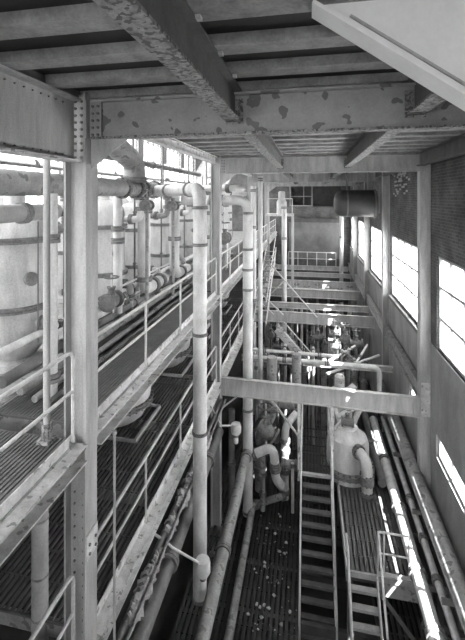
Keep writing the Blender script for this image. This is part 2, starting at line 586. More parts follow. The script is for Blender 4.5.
# deep plate girder on the near column and lighter edge beams past it
pg = thing('plate_girder', 'deep riveted plate girder beside the vessels, running from the camera to the broad column', 'girder', (-2.74, -.6, .42))
part('web', MB().box(-2.75, -2.735, -5.5, CY[0] - .16, .44, 1.135), PAINT, pg, smooth=False)
part('top_flange', MB().box(-2.85, -2.63, -5.5, CY[0] - .16, 1.135, 1.16), PAINT, pg, smooth=False)
part('bottom_flange', MB().box(-2.85, -2.63, -5.5, CY[0] - .16, .415, .44), LIGHTP, pg, smooth=False)
part('stiffener', MB().box(-2.735, -2.65, 2.2, 2.22, .44, 1.135), PAINT, pg, smooth=False)
rivets([(-2.735, y * .13, z) for y in range(-6, 33) for z in (.49, 1.08)], (1, 0, 0), pg, .009)
el = ['pale edge beam of the ceiling over the first pale pipe', 'edge beam of the ceiling between the second and third columns', 'edge beam of the ceiling beyond the third column']
for k in range(3):
    beam('edge_beam', el[k], (-2.74, CY[k] + .15, 1.19), (-2.74, CY[k + 1] - .15, 1.19), .2, .16, LIGHTP, group='edge beams of the deck ceiling')

# longitudinal joists, one length per bay
jl = {0: 'flaking ceiling joist running over the camera to the peeling girder', 1: 'ceiling joist in the second bay nearer the vessels', 2: 'ceiling joist in the third bay nearer the vessels', 3: 'ceiling joist in the fourth bay nearer the vessels'}
jr = {0: 'short ceiling joist between the pale sloping channel and the peeling girder', 1: 'flaking ceiling joist in the second bay on the window side', 2: 'ceiling joist in the third bay above the dark tank', 3: 'ceiling joist in the fourth bay on the window side'}
ends = [-5.5] + CY + [Y1]
for k in range(4):
    a, c = ends[k] + (.03 if k else 0), ends[k + 1] - .03
    for x, lab in ((-.82, jl), (1.07, jr)):
        a_ = 2.8 if k == 0 and x > 0 else a
        t = beam('ceiling_joist', lab[k], (x, a_, 1.2), (x, c, 1.2), .36, .17, JOIST, FLAKE if k < 2 else None, 'joist', 'lengthwise ceiling joists', tf=.022)
        if k == 0:
            for y in (1.9, 2.6, 3.3, 3.95) if x < 0 else (3.3,):
                part('clip', MB().box(x + .07, x + .12, y, y + .06, 1.18, 1.22), LIGHTP, t, smooth=False)
    beam('ceiling_joist', ['ceiling joist against the window wall, first bay', 'ceiling joist against the window wall, second bay', 'ceiling joist against the window wall, third bay', 'ceiling joist against the window wall, fourth bay'][k],
         (2.95, a, 1.2), (2.95, c, 1.2), .36, .17, DARKP, None, 'joist', 'lengthwise ceiling joists', tf=.022)

# posts of the window wall
pl = ['pale steel wall post at the end of the long cross beam', 'steel wall post between the first two bright windows', 'steel wall post past the second bright window', 'last steel wall post near the end wall']
for k, y in enumerate(RY):
    c = thing('wall_post', pl[k], 'column', (3.05, y, ZF - .7), 'steel posts along the window wall')
    part('flange_plate', MB().box(2.93, 2.95, y - .14, y + .14, ZF - .7, 1.25), PAINT, c, smooth=False)
    part('web', MB().box(2.95, 3.18, y - .012, y + .012, ZF - .7, 1.25), PAINT, c, smooth=False)
    part('flange_plate', MB().box(3.18, 3.2, y - .14, y + .14, ZF - .7, 1.25), PAINT, c, smooth=False)
    if k == 0:
        part('face_plate', MB().box(2.95, 3.19, y - .16, y - .14, ZF - .7, 1.0), PAINT, c, smooth=False)
        part('splice_plate', MB().box(2.96, 3.18, y - .175, y - .16, -5.9, -5.0), LIGHTP, c, smooth=False)

# long cross beams at the lower walkway level
ml = ['long grey cross beam spanning from the column to the wall post, sun patch on its web', 'second cross beam with a slanting sun patch', 'cross beam of the third column line']
for k in range(3):
    y = CY[k + 1]
    t = beam('cross_beam', ml[k], (-2.57, y, -5.42), (2.92, y - .1, -5.42), .52, .14, PAINT, None, 'beam', 'cross beams at the lower walkway level', .03)
    part('end_cleat', MB().box(-2.57, -2.45, y - .07, y - .03, -5.9, -5.45), PAINT, t, smooth=False)
    part('end_cleat', MB().box(2.76, 2.92, y - .17, y - .13, -5.9, -5.45), PAINT, t, smooth=False)
    part('bracket', MB().prism([(-.02, 0), (.02, 0), (.02, .04), (-.02, .04)], (-2.58, y, -6.4), (-2.1, y, -5.98)), PAINT, t, smooth=False)
for y, h, z, lab in ((15.4, .2, -6.0, 'low light beam under the pipe rack behind the long cross beam'), (21.3, .3, -5.42, 'thin cross beam just past the second long one'), (24.6, .5, -5.42, 'wide pale cross beam in the middle distance'),
                     (30.0, .3, -5.42, 'thin cross beam under the small end railing'), (32.3, .35, -5.3, 'pale beam that carries the small end railing')):
    beam('floor_beam', lab, (-2.5, y, z), (2.9, y, z), h, .3 if h > .4 else .16, PAINT, None, 'beam', 'cross beams at the lower walkway level')
# spandrel beam and diagonal along the window wall
sl = ['dark spandrel beam on the brick wall under the first window', 'spandrel beam on the brick wall under the second window', 'spandrel beam on the brick wall under the third window', 'spandrel beam at the end of the brick wall']
sy = RY + [Y1 - .1]
for k in range(4):
    beam('spandrel_beam', sl[k], (3.06, sy[k] + .16, -5.2), (3.06, sy[k + 1] - .16, -5.2), .45, .16, PAINT if k else GREYP, None, 'beam', 'spandrel beams along the window wall')

# sloping pale channel overhead at the top corner
ch = thing('sloping_channel', 'broad pale painted channel sloping down at the upper corner under the ceiling', 'channel', (.9, 2.6, .3))
p, q = Vector((.03, 2.62, 1.19)), Vector((3.08, 2.62, -0.9974))
poly = [(.03, 1.19), (3.08, -.9974), (3.08, -.2454), (1.08, 1.19)]
part('web', MB().add([(x, 2.61, z) for x, z in poly] + [(x, 2.63, z) for x, z in poly], [(0, 1, 2, 3), (7, 6, 5, 4)] + [(i, i + 4, (i + 1) % 4 + 4, (i + 1) % 4) for i in range(4)]), PALE, ch, smooth=False)
part('bottom_flange', MB().prism([(-.12, -.022), (.1, -.022), (.1, 0), (-.12, 0)], p, q), PALE, ch, smooth=False)
part('edge_bead', MB().prism([(-.03, .05), (.03, .05), (.03, .064), (-.03, .064)], p + (q - p) * .06, q), PAINT, ch, smooth=False)


# ================================================================== WALKWAYS AND RAILINGS
def grating(name, parent, x0, x1, y0, y1, z, m, pitch=.05, t=.034, solid=False):
    mb = MB()
    n = int((x1 - x0) / pitch)
    for k in range(n + 1):
        x = x0 + (x1 - x0) * k / n
        mb.box(x - t / 2, x + t / 2, y0, y1, z - .04, z)
    n = max(1, int((y1 - y0) / .45))
    for k in range(n + 1):
        y = y0 + (y1 - y0) * k / n
        mb.box(x0, x1, y - .012, y + .012, z - .035, z - .006)
    return part(name, mb, m, parent, smooth=False, kind='stuff')


def walkway(label, y0, y1, zd, xin, group):
    t = thing('walkway', label, 'walkway', (-3.3, (y0 + y1) / 2, zd - .25), group)
    zt, zb = zd + .10, zd - .24
    part('toe_plate', MB().box(-2.725, -2.71, y0, y1, zd - .02, zt), LIGHTP, t, smooth=False)
    part('stringer', MB().box(-2.71, -2.69, y0, y1, zb, zd - .02).box(-2.69, -2.55, y0, y1, zd - .05, zd - .03).box(-2.69, -2.55, y0, y1, zb, zb + .02), LIGHTP, t, smooth=False)
    part('stringer', MB().box(xin, xin + .02, y0, y1, zb, zd), PAINT, t, smooth=False)
    grating('grating', t, xin + .03, -2.74, y0, y1, zd, GRATEL, *((.05, .034) if zd > -4 else (.085, .03)))
    n = max(1, int((y1 - y0) / 1.9))
    for k in range(n + 1):
        y = y0 + .05 + (y1 - y0 - .1) * k / n
        part('cross_bar', MB().box(xin + .02, -2.73, y - .03, y + .03, zb, zd - .045), GREYP, t, smooth=False)
    return t


def railing(label, y0, y1, zd, group, posts, x=-2.7):
    """pipe railing with bent-down ends"""
    t = thing('railing', label, 'railing', (x, (y0 + y1) / 2, zd), group)
    r = .024
    path = fillet([(x, y0, zd + .02), (x, y0, zd + 1.08), (x, y1, zd + 1.08), (x, y1, zd + .02)], .12)
    part('top_rail', MB().tube(path, r, 8), RAIL, t)
    part('mid_rail', MB().tube([(x, y0, zd + .61), (x, y1, zd + .61)], r * .85, 8), RAIL, t)
    for y in posts:
        part('post', MB().tube([(x, y, zd - .02), (x, y, zd + 1.08)], r * .9, 8), RAIL, t)
    return t


ZU, ZL = -2.88, -5.48
segs = [(-5.0, 4.38), (4.72, 11.88), (12.22, 19.43), (19.77, 27.03), (27.37, 33.9)]
bn = ['before the broad column', 'between the broad column and the tallest pale pipe', 'past the second column', 'past the third column', 'at the brick end wall']
for k, (a, c) in enumerate(segs):
    walkway('upper grating walkway with pale stringer, section ' + bn[k], a, c, ZU, -4.15, 'upper walkway sections')
    walkway('lower grating walkway with pale stringer, section ' + bn[k], a, c, ZL, -6.5 if k else -3.35, 'lower walkway sections')
    if k == 0:
        ps = [.4, 2.3]
    elif k == 1:
        ps = [6.5, 8.4, 10.2]
    else:
        ps = [a + (c - a) * i / 4 for i in (1, 2, 3)]
    railing('pipe railing of the upper walkway, section ' + bn[k], a + .05, c - .06, ZU, 'upper walkway railings', ps)
    railing('pipe railing of the lower walkway, section ' + bn[k], a + .05, c - .06, ZL, 'lower walkway railings', ps)


# ================================================================== PIPES
def pipe(name, label, pts, r, m=PIPE, flanges=(), bend=None, cat='pipe', group=None, fm=None, seg=16, fr=1.38, ft=.07, bolts=False):
    """pipe run with rounded elbows; flanges are (segment, fraction)"""
    base = [sum(p[i] for p in pts) / len(pts) for i in (0, 1)] + [min(p[2] for p in pts) - r]
    t = thing(name, label, cat, base, group)
    part('pipe_run', MB().tube(fillet(pts, bend or r * 2.2), r, seg), m, t)
    for s_, fr_ in flanges:
        a, c = Vector(pts[s_]), Vector(pts[s_ + 1])
        p_, d_ = a + (c - a) * fr_, (c - a).normalized()
        f = MB()
        f.disc(p_ - d_ * ft * .5, d_, r * fr, ft * .8, seg)
        f.disc(p_ + d_ * ft * .5, d_, r * fr, ft * .8, seg)
        fo = part('flange', f, fm or FLANGE, t)
        if bolts:
            bb = MB()
            n1 = d_.orthogonal().normalized()
            n2 = d_.cross(n1)
            for i in range(10):
                an = i * math.pi / 5
                bb.disc(p_ + (n1 * math.cos(an) + n2 * math.sin(an)) * r * (1 + fr) / 2, d_, .02, ft * 2.6, 6)
            part('bolts', bb, DARK, fo, kind='stuff')
    return t


def frac(z, z0, z1):
    return (z - z0) / (z1 - z0)


# the two tall pale pipes
t = pipe('vertical_pipe', 'tallest pale vertical pipe with elbow top, in front of the grey column', [(-3.85, 10.0, .16), (-2.2, 8.16, .16), (-2.2, 8.16, -8.3)], .142, PIPE,
         [(0, .32), (0, .8), (1, frac(-.22, .16, -8.3)), (1, frac(-.98, .16, -8.3)), (1, frac(-2.82, .16, -8.3)), (1, frac(-4.85, .16, -8.3)), (1, .995)], bend=.26, fr=1.16, ft=.035)
t = pipe('vertical_pipe', 'second tall pale vertical pipe passing behind the long cross beam to the floor', [(-4.0, 12.6, -.1), (-1.86, 12.6, -.1), (-1.86, 12.6, -9.85)], .155, PIPE,
         [(0, .45), (0, .62), (1, frac(-.5, -.1, -9.85)), (1, frac(-1.62, -.1, -9.85)), (1, frac(-2.25, -.1, -9.85)), (1, frac(-2.87, -.1, -9.85)), (1, frac(-6.6, -.1, -9.85)), (1, .99)], bend=.36, fr=1.14, ft=.04)
pipe('vertical_pipe', 'slender pale vertical pipe with a capped top beside the second pale pipe', [(-1.62, 13.9, .7), (-1.62, 13.9, ZF)], .075, PIPE, [(0, .01), (0, .9)], fr=1.3)
pipe('vertical_pipe', 'pale vertical pipe standing by the raised platform in the distance', [(-1.35, 23, -.4), (-1.35, 23, ZF)], .14, PIPE, [(0, .02), (0, .2), (0, .8)], fr=1.2)
pipe('vertical_pipe', 'pale vertical pipe beside the third steel column', [(-2.48, 18.6, .5), (-2.48, 18.6, ZF)], .12, PIPE, [(0, .02), (0, .18), (0, .5)], fr=1.3)
pipe('vertical_pipe', 'thin pale vertical pipe in front of the end wall near the windows', [(2.35, 31.5, 0), (2.35, 31.5, ZF)], .14, PIPE, [(0, .3)], fr=1.2)
pipe('vertical_pipe', 'dark vertical pipe behind the grey column near the hanging lamp', [(-2.35, 12.5, -6.6), (-2.35, 12.5, -9.9)], .1, DARKP, [(0, .5)], fr=1.3)

pipe('branch_pipe', 'pale pipe with two collars above the elbow of the second tall pipe', [(-4.0, 13.3, .28), (-2.2, 12.95, .28), (-2.2, 13.6, .28)], .11, PIPE, [(0, .6), (0, .8)], fr=1.35, bend=.25)
# header along the vessels
pipe('header_pipe', 'thick grey header pipe running along the vessel tops with rounded flanges', [(-4.05, -2.0, .2), (-4.05, 11.7, .2)], .185, GREYP, [(0, .45), (0, .76), (0, .81), (0, .84), (0, .9)], fr=1.3, ft=.05, bolts=True)
pipe('elbow_pipe', 'wide grey elbow rising from the header toward the girder', [(-4.0, 8.95, .34), (-4.0, 8.95, .8), (-4.1, 7.9, 1.2), (-4.1, 5.6, 1.25)], .25, GREYP, [(0, .12)], bend=.55, fr=1.18)
pipe('header_pipe', 'pale header pipe past the second column', [(-4.05, 12.2, .2), (-4.05, 26, .2)], .16, PIPE, [(0, .1), (0, .2), (0, .4), (0, .6)], fr=1.3)
pipe('overhead_pipe', 'dark overhead pipe crossing the bright windows', [(-6.5, 5.0, 1.35), (-6.5, 24, 1.35)], .12, DARKP, [(0, .3), (0, .6)])
pipe('overhead_pipe', 'second dark overhead pipe lower against the windows', [(-7.2, 5.0, .9), (-7.2, 24, .9)], .12, DARKP, [(0, .4)])
pipe('overhead_pipe', 'dirty pale pipe just below the header beside the camera', [(-4.2, -2, -.24), (-4.2, 6.2, -.24)], .13, INSUL, [(0, .7), (0, .9)], fr=1.25)
pipe('short_pipe', 'pale vertical pipe with a flange behind the bare pole', [(-3.62, 5.25, .05), (-3.62, 5.25, ZU)], .08, PIPE, [(0, .22), (0, .9)], fr=1.5)
for k, (ya, lab) in enumerate(((9.0, 'first'), (11.0, 'second'), (13.5, 'third'), (16.0, 'fourth'), (19, 'fifth'))):
    solo('truss_bar', MB().bar((-9.3, ya, 3.2), (-2.9, ya, 2.0), .12, .16), DARKP, '%s dark sloping roof bar across the bright windows' % lab, 'roof bar', 'sloping roof bars')
    solo('hanger_rod', MB().tube([(-4.05, ya, 3.0), (-4.05, ya, .36)], .025, 6), DARKP, '%s thin hanger rod holding the header pipe' % lab, 'rod', 'pipe hanger rods')

# deck-level pipe runs along the inner edge of the upper walkway
for x, z, r, m, lab in ((-3.95, -2.72, .06, GREYP, 'thin pipe lying along the vessel side of the upper walkway'), (-4.25, -2.62, .09, DARKP, 'dark pipe behind the thin pipe along the upper walkway'),
                        (-4.35, -2.25, .06, PIPE, 'pale pipe at knee height along the vessels'), (-3.72, -2.8, .05, GREYP, 'second thin pipe lying on the upper walkway'),
                        (-3.5, -2.82, .035, DARKP, 'thin dark pipe lying on the upper walkway grating')):
    pipe('deck_pipe', lab, [(x, 5.0, z), (x, 20, z)], r, m, [(0, .1), (0, .3), (0, .5)], seg=10)
gr = thing('guard_rail', 'low pale guard rail between the vessels and the upper walkway', 'railing', (-4.2, 10, ZU))
part('top_rail', MB().tube([(-4.22, 8.3, -2.05), (-4.22, 12.6, -2.05)], .025, 8), RAIL, gr)
part('mid_rail', MB().tube([(-4.22, 8.3, -2.4), (-4.22, 12.6, -2.4)], .02, 8), RAIL, gr)
for y in (8.3, 9.7, 11.1, 12.6):
    part('post', MB().tube([(-4.22, y, ZU), (-4.22, y, -2.05)], .022, 8), RAIL, gr)


struct('floor_mezzanine', MB().box(XL, -4.17, -5, Y1, ZU - .2, ZU), GREYP, 'mezzanine floor that carries the white vessels')

# ================================================================== VESSELS
def vessel(label, x, y, r, ztop, rings, zbot=ZU):
    v = thing('vessel', label, 'vessel', (x, y, zbot), 'white process vessels')
    prof = [(r * .8, zbot), (r * .82, zbot + .12), (r * .6, zbot + .16), (r * .95, zbot + .4), (r, zbot + .6), (r * .97, ztop - r * .6), (r * .9, ztop - r * .35), (r * .65, ztop - r * .12), (r * .3, ztop)]
    part('shell', MB().lathe(prof, x, y), WHITE, v)
    for z in rings:
        part('ring_flange', MB().lathe([(r * .9, z - .05), (r * 1.1, z - .05), (r * 1.1, z - .012), (r * 1.06, z - .01), (r * 1.06, z + .01), (r * 1.1, z + .012), (r * 1.1, z + .05), (r * .9, z + .05)], x, y), FLANGE, v)
    part('top_nozzle', MB().lathe([(r * .3, ztop - .02), (r * .3, ztop + .2), (r * .42, ztop + .2), (r * .42, ztop + .27), (r * .1, ztop + .28)], x, y, 16), PIPE, v)
    # side manhole towards the walkway
    mh = MB().disc((x + r * .9, y - r * .45, -1.35), (.9, -.45, 0), r * .2, .12, 14)
    part('handhole', mh, FLANGE, v)
    part('gauge_rod', MB().tube([(x + r * 1.15, y - r * .45, -.4), (x + r * 1.15, y - r * .45, -2.4)], .012, 6), DARKP, v)
    return v


vl = [(-5.0, 3.9, .55), (-5.0, 6.2, .56), (-5.0, 9.3, .55), (-5.05, 11.25, .40), (-5.0, 13.6, .45), (-5.0, 16.2, .45), (-5.0, 18.9, .45), (-5.0, 21.6, .45), (-5.0, 24.3, .45)]
vn = ['beside the camera bay', 'behind the bare pole on the walkway', 'just past the broad column', 'slim one behind the flanged short pipe', 'behind the tallest pale pipe', 'between the two tall pale pipes', 'behind the second tall pipe', 'near the third column', 'last of the row']
for k, (x, y, r) in enumerate(vl):
    vessel('tall white cylindrical vessel with ring flanges, ' + vn[k], x, y, r, -.05 - .1 * (k % 2), (-.72, -1.85) if k < 3 else (-.95, -2.0))
for k, (x, y, r) in enumerate([(-6.6, 7.7, .55), (-6.6, 10.4, .6), (-6.6, 13.0, .6), (-6.6, 15.6, .6), (-6.6, 18.4, .6)]):
    vessel('white vessel in the second row, ' + ['beyond the bare pole', 'beyond the broad column', 'beyond the short flanged pipe', 'beyond the pale pipes', 'farthest back'][k], x, y, r, .1, (-.4, -1.5))

for k in range(1, 7):
    x, y, r = vl[k]
    pipe('feed_pipe', 'bent feed pipe from the header into the vessel ' + vn[k], [(-4.05, y + .12, .1), (-4.05, y + .12, -.55), (x + r * .9, y + .12, -.55)], .085, [PIPE, GREYP][k % 2], [(0, .2), (0, .6), (1, .55)], bend=.16, fr=1.5, ft=.05, group='feed pipes from the header to the vessels')
    pipe('drain_pipe', 'low drain pipe at the foot of the vessel ' + vn[k], [(x + r * .9, y - .1, -2.1), (-4.22, y - .1, -2.1), (-4.22, y - .1, ZU)], .075, [GREYP, PIPE][k % 2], [(0, .5), (1, .35), (1, .85)], bend=.14, fr=1.6, ft=.05, group='drain pipes at the vessel feet')
    pipe('conduit', 'thin conduit climbing beside the vessel ' + vn[k], [(-4.4, y + .55, .9), (-4.4, y + .55, ZU)], .022, DARKP, [(0, .35), (0, .7)], seg=6, fr=2.2, ft=.06, group='conduits beside the vessels')
# short flanged vertical pipes between vessels and walkway
pipe('short_pipe', 'short white vertical pipe with flanges at both ends and an elbow foot', [(-4.1, 9.75, -.35), (-4.1, 9.75, -2.35), (-4.1, 11.2, -2.35)], .16, WHITE, [(0, .0), (0, .86), (1, .4), (1, .75)], fr=1.35, bend=.3)
pipe('short_pipe', 'grey vertical pipe with a valve collar beside the white vessel', [(-4.2, 8.5, .1), (-4.2, 8.5, -2.6)], .1, PIPE, [(0, .3), (0, .4)], fr=1.5)
pipe('short_pipe', 'pale vertical pipe dropping from the header past the first pipe elbow', [(-4.05, 12.02, .1), (-4.05, 12.02, -2.4), (-4.05, 13.3, -2.4)], .15, WHITE, [(0, .12), (0, .55), (1, .5)], fr=1.35)
pipe('short_pipe', 'thick pale pipe lying at deck level before the short flanged pipe', [(-4.45, 7.3, -2.45), (-4.45, 9.1, -2.45)], .2, WHITE, [(0, .05), (0, .6), (0, .95)], fr=1.3)
pipe('short_pipe', 'pale vertical pipe between the grey column and the second pale pipe', [(-3.6, 14.4, .0), (-3.6, 14.4, ZU)], .13, PIPE, [(0, .2), (0, .5)], fr=1.3)
pipe('short_pipe', 'thin pale vertical pipe beside the second walkway bay', [(-3.3, 16.3, .3), (-3.3, 16.3, ZU)], .09, PIPE, [(0, .2), (0, .6)], fr=1.4)


def valve(label, x, y, z, s=1.0, d=(0, 1, 0), foot=None):
    v = thing('gate_valve', label, 'valve', (x, y, z - .15 * s), 'gate valves on the pipework')
    d = Vector(d)
    c = Vector((x, y, z))
    part('body', MB().tube([c - d * .2 * s, c - d * .08 * s, c + d * .08 * s, c + d * .2 * s], [.11 * s, .15 * s, .15 * s, .11 * s], 12), FLANGE, v)
    part('flange', MB().disc(c - d * .2 * s, d, .19 * s, .05 * s), FLANGE, v)
    part('flange', MB().disc(c + d * .2 * s, d, .19 * s, .05 * s), FLANGE, v)
    part('bonnet', MB().tube([c, c + Vector((0, 0, .22 * s)), c + Vector((0, 0, .3 * s))], [.11 * s, .07 * s, .1 * s], 10), FLANGE, v)
    part('stem', MB().tube([c + Vector((0, 0, .3 * s)), c + Vector((0, 0, .55 * s))], .02 * s, 6), PIPE, v)
    w = [c + Vector((math.cos(a) * .15 * s, math.sin(a) * .15 * s, .5 * s)) for a in [i * math.pi / 6 for i in range(13)]]
    part('handwheel', MB().tube(w, .018 * s, 6), DARKP, v)
    if foot is not None:
        part('supply_pipe', MB().tube([c, Vector((x, y, foot))], .06 * s, 8), GREYP, v)
    return v


valve('gate valve on the header just past the wide elbow', -3.75, 9.1, -.2, .7, foot=ZU)
valve('gate valve at deck level near the short flanged pipe', -4.1, 8.0, -2.2, 1.0)
valve('gate valve below the header beside the first pale pipe', -3.72, 10.9, -.25, .75, foot=ZU)
valve('gate valve on the deck pipe beside the broad column', -4.0, 6.6, -2.5, .75)
valve('gate valve near the second pale pipe elbow', -3.2, 13.3, .2, .9, foot=ZU)
valve('dark gate valve beyond the second pale pipe', -3.2, 15.6, -1.6, 1.2, foot=ZU)

# kettles between the two decks, standing in the lower deck
kl = ['white round kettle hanging under the upper walkway by the broad column', 'second white round kettle under the upper walkway by the tallest pipe', 'white round kettle under the upper walkway past the second column', 'white round kettle under the upper walkway near the third column']
for k, y in enumerate((9.3, 12.7, 16.1, 19.5)):
    x = -4.6
    t = thing('kettle', kl[k], 'kettle', (x, y, ZL - .4), 'white kettles under the upper walkway')
    part('bowl', MB().lathe([(.45, ZL + .06), (.64, ZL + .2), (.76, ZL + .42), (.82, ZL + .8), (.82, ZU - .3), (.5, ZU - .28)], x, y), WHITE, t)
    part('ring_flange', MB().lathe([(.7, ZL + .50), (.87, ZL + .50), (.87, ZL + .54), (.82, ZL + .54), (.82, ZL + .57), (.87, ZL + .57), (.87, ZL + .61), (.7, ZL + .61)], x, y), FLANGE, t)
    part('bolts', (lambda mb: [mb.disc((x + .84 * math.cos(i * math.pi / 16), y + .84 * math.sin(i * math.pi / 16), ZL + .555), (0, 0, 1), .025, .16, 6) for i in range(32)] and mb)(MB()), DARK, t, kind='stuff')
    cb = MB()
    for dx, dy, sx, sy_ in ((0, -.78, .8, .025), (0, .78, .8, .025), (.8, 0, .025, .78), (-.8, 0, .025, .78)):
        cb.box(x + dx - sx, x + dx + sx, y + dy - sy_, y + dy + sy_, ZL, ZL + .07)
    part('curb', cb, PAINT, t, smooth=False)

# ================================================================== GROUND FLOOR
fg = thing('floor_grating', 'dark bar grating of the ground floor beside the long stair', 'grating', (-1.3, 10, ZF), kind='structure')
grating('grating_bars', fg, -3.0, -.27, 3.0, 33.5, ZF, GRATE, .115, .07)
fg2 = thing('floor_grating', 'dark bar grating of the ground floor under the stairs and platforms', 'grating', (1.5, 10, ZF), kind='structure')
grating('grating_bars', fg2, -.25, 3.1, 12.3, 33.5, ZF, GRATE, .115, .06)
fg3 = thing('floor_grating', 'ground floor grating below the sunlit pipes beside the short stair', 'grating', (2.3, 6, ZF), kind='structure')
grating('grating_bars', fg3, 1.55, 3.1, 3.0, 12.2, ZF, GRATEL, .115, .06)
bm = MB()
for k in range(24):
    bm.box(-3.0, 3.1, 3.2 + k * 1.3, 3.3 + k * 1.3, ZF - .25, ZF - .045)
bo = part('bearer', bm, DARK, fg, smooth=False, kind='stuff')


def stair(name, label, x0, x1, ytop, ztop, n, rise, run, m_t, landing=None, rail=None):
    t = thing(name, label, 'stairs', ((x0 + x1) / 2, ytop - n * run / 2, ztop - n * rise))
    yb, zb = ytop - n * run, ztop - n * rise
    for x in (x0 - .03, x1):
        part('stringer', MB().prism([(-.015, -.2), (.015, -.2), (.015, .08), (-.015, .08)], (x + .015, ytop + .02, ztop), (x + .015, yb, zb)), LIGHTP, t, smooth=False)
    me = MB().box(x0 - (x0 + x1) / 2, (x1 - x0) / 2, -.07, .06, -.035, 0).box(x0 - (x0 + x1) / 2, (x1 - x0) / 2, -.08, -.065, -.06, .004).mesh('tread', m_t, smooth=False)
    for k in range(1, n):
        piece('tread', me, t, ((x0 + x1) / 2, ytop - (k - .5) * run, ztop - k * rise))
    return t


TREAD = mat('worn_tread', 0.12, 0.4, 4, .5, .2)
TREADL = mat('pale_worn_tread', 0.34, 0.35, 4, .6, .2)
X0, X1 = -.2, .6
YT, ZT = 12.0, -7.95
stair('long_stair', 'long steep stair with dark treads descending below the long cross beam', X0, X1, YT, ZT, 12, .2165, .2, TREAD)
ld = thing('stair_landing', 'grating landing at the head of the long stair', 'landing', (.2, 13.2, ZT - .15))
grating('grating_bars', ld, X0, X1, YT + .02, 14.4, ZT, GRATE, .09, .035)
part('edge_channel', MB().box(X0 - .04, X0 - .01, YT, 14.4, ZT - .15, ZT + .08), LIGHTP, ld, smooth=False)
part('edge_channel', MB().box(X1 + .01, X1 + .04, YT, 14.4, ZT - .15, ZT + .08), LIGHTP, ld, smooth=False)
part('nosing', MB().box(X0, X1, YT - .02, YT + .08, ZT - .06, ZT + .01), TREADL, ld, smooth=False)
for x, lab in ((X0 - .07, 'first post hanging from the long cross beam to the stair landing'), (X1 + .05, 'second post hanging from the long cross beam to the stair landing, window side')):
    solo('hanger_post', MB().box(x - .05, x - .03, 11.93, 12.07, ZT - .2, -5.94).box(x - .03, x + .04, 11.93, 11.95, ZT - .2, -5.94), LIGHTP, lab, 'post', smooth=False)
for x, lab in ((X0 - .015, 'pale handrail on the floor side of the long stair'), (X1 + .02, 'pale handrail on the platform side of the long stair')):
    t = thing('handrail', lab, 'handrail', (x, 11, ZF))
    yb, zb = YT - 12 * .2, ZT - 12 * .2165
    part('rail', MB().tube(fillet([(x, 14.3, ZT + .95), (x, YT, ZT + .95), (x, yb, zb + .95), (x, yb, zb + .05)], .15), .024, 8), RAIL, t)
    for y, z in ((14.3, ZT), (YT, ZT), ((YT + yb) / 2, (ZT + zb) / 2)):
        part('post', MB().tube([(x, y, z), (x, y, z + .95)], .02, 8), RAIL, t)

# platform by the window wall with its own short stair
ZP = -8.4
pf = thing('platform', 'raised grating platform carrying the white bolted tank beside the window wall', 'platform', (1.9, 12, ZF))
grating('grating_bars', pf, .86, 2.9, 9.6, 15.5, ZP, GRATEL, .105, .07)
part('edge_plate', MB().box(.84, 2.9, 9.55, 9.6, ZP - .1, ZP + .02), TREADL, pf, smooth=False)
part('fascia', MB().box(1.5, 2.6, 9.57, 9.6, ZP - .42, ZP - .1), GREYP, pf, smooth=False)
part('side_channel', MB().box(.82, .86, 9.6, 15.5, ZP - .25, ZP + .05), PAINT, pf, smooth=False)
part('under_plate', MB().box(.86, 2.9, 9.7, 15.5, ZP - .3, ZP - .12), DARK, pf, smooth=False)
part('brace', MB().bar((1.55, 9.62, ZP - .4), (2.4, 9.62, ZF + .02), .05, .08), DARKP, pf, smooth=False)
for x, y in ((.9, 9.7), (2.8, 9.7), (.9, 13), (2.8, 13), (.9, 15.3), (2.8, 15.3)):
    part('leg', MB().box(x - .05, x + .05, y - .05, y + .05, ZF - .7, ZP - .12), DARKP, pf, smooth=False)
stair('short_stair', 'short stair with pale treads going down from the raised platform', .88, 1.46, 9.55, ZP, 7, .214, .2, TREADL)
rl = thing('railing', 'small pipe railing at the head of the short stair', 'railing', (1.8, 9.6, ZP), 'platform railings')
part('top_rail', MB().tube([(1.5, 9.6, ZP + .97), (2.14, 9.6, ZP + .97)], .022, 8), RAIL, rl)
part('mid_rail', MB().tube([(1.5, 9.6, ZP + .5), (2.14, 9.6, ZP + .5)], .018, 8), RAIL, rl)
part('toe_bar', MB().box(1.5, 2.3, 9.585, 9.6, ZP + .02, ZP + .1), RAIL, rl, smooth=False)
for x in (1.5, 1.62, 2.14):
    part('post', MB().tube([(x, 9.6, ZP), (x, 9.6, ZP + .97)], .02, 8), RAIL, rl)
t = thing('handrail', 'handrail sloping down the window side of the short stair', 'handrail', (1.5, 8.9, ZF))
part('rail', MB().tube([(1.5, 9.58, ZP + .97), (1.5, 8.15, ZF + .95), (1.5, 8.15, ZF)], .024, 8), RAIL, t)
t = thing('handrail', 'handrail sloping down between the short and the long stair', 'handrail', (.86, 8.9, ZF))
part('rail', MB().tube(fillet([(.86, 10.1, ZP), (.86, 10.1, ZP + .45), (.86, 9.55, ZP + .45), (.86, 8.15, ZF + .45), (.86, 8.15, ZF)], .08), .022, 8), RAIL, t)
part('post', MB().tube([(.86, 9.6, ZP), (.86, 9.6, ZP + .45)], .02, 8), RAIL, t)

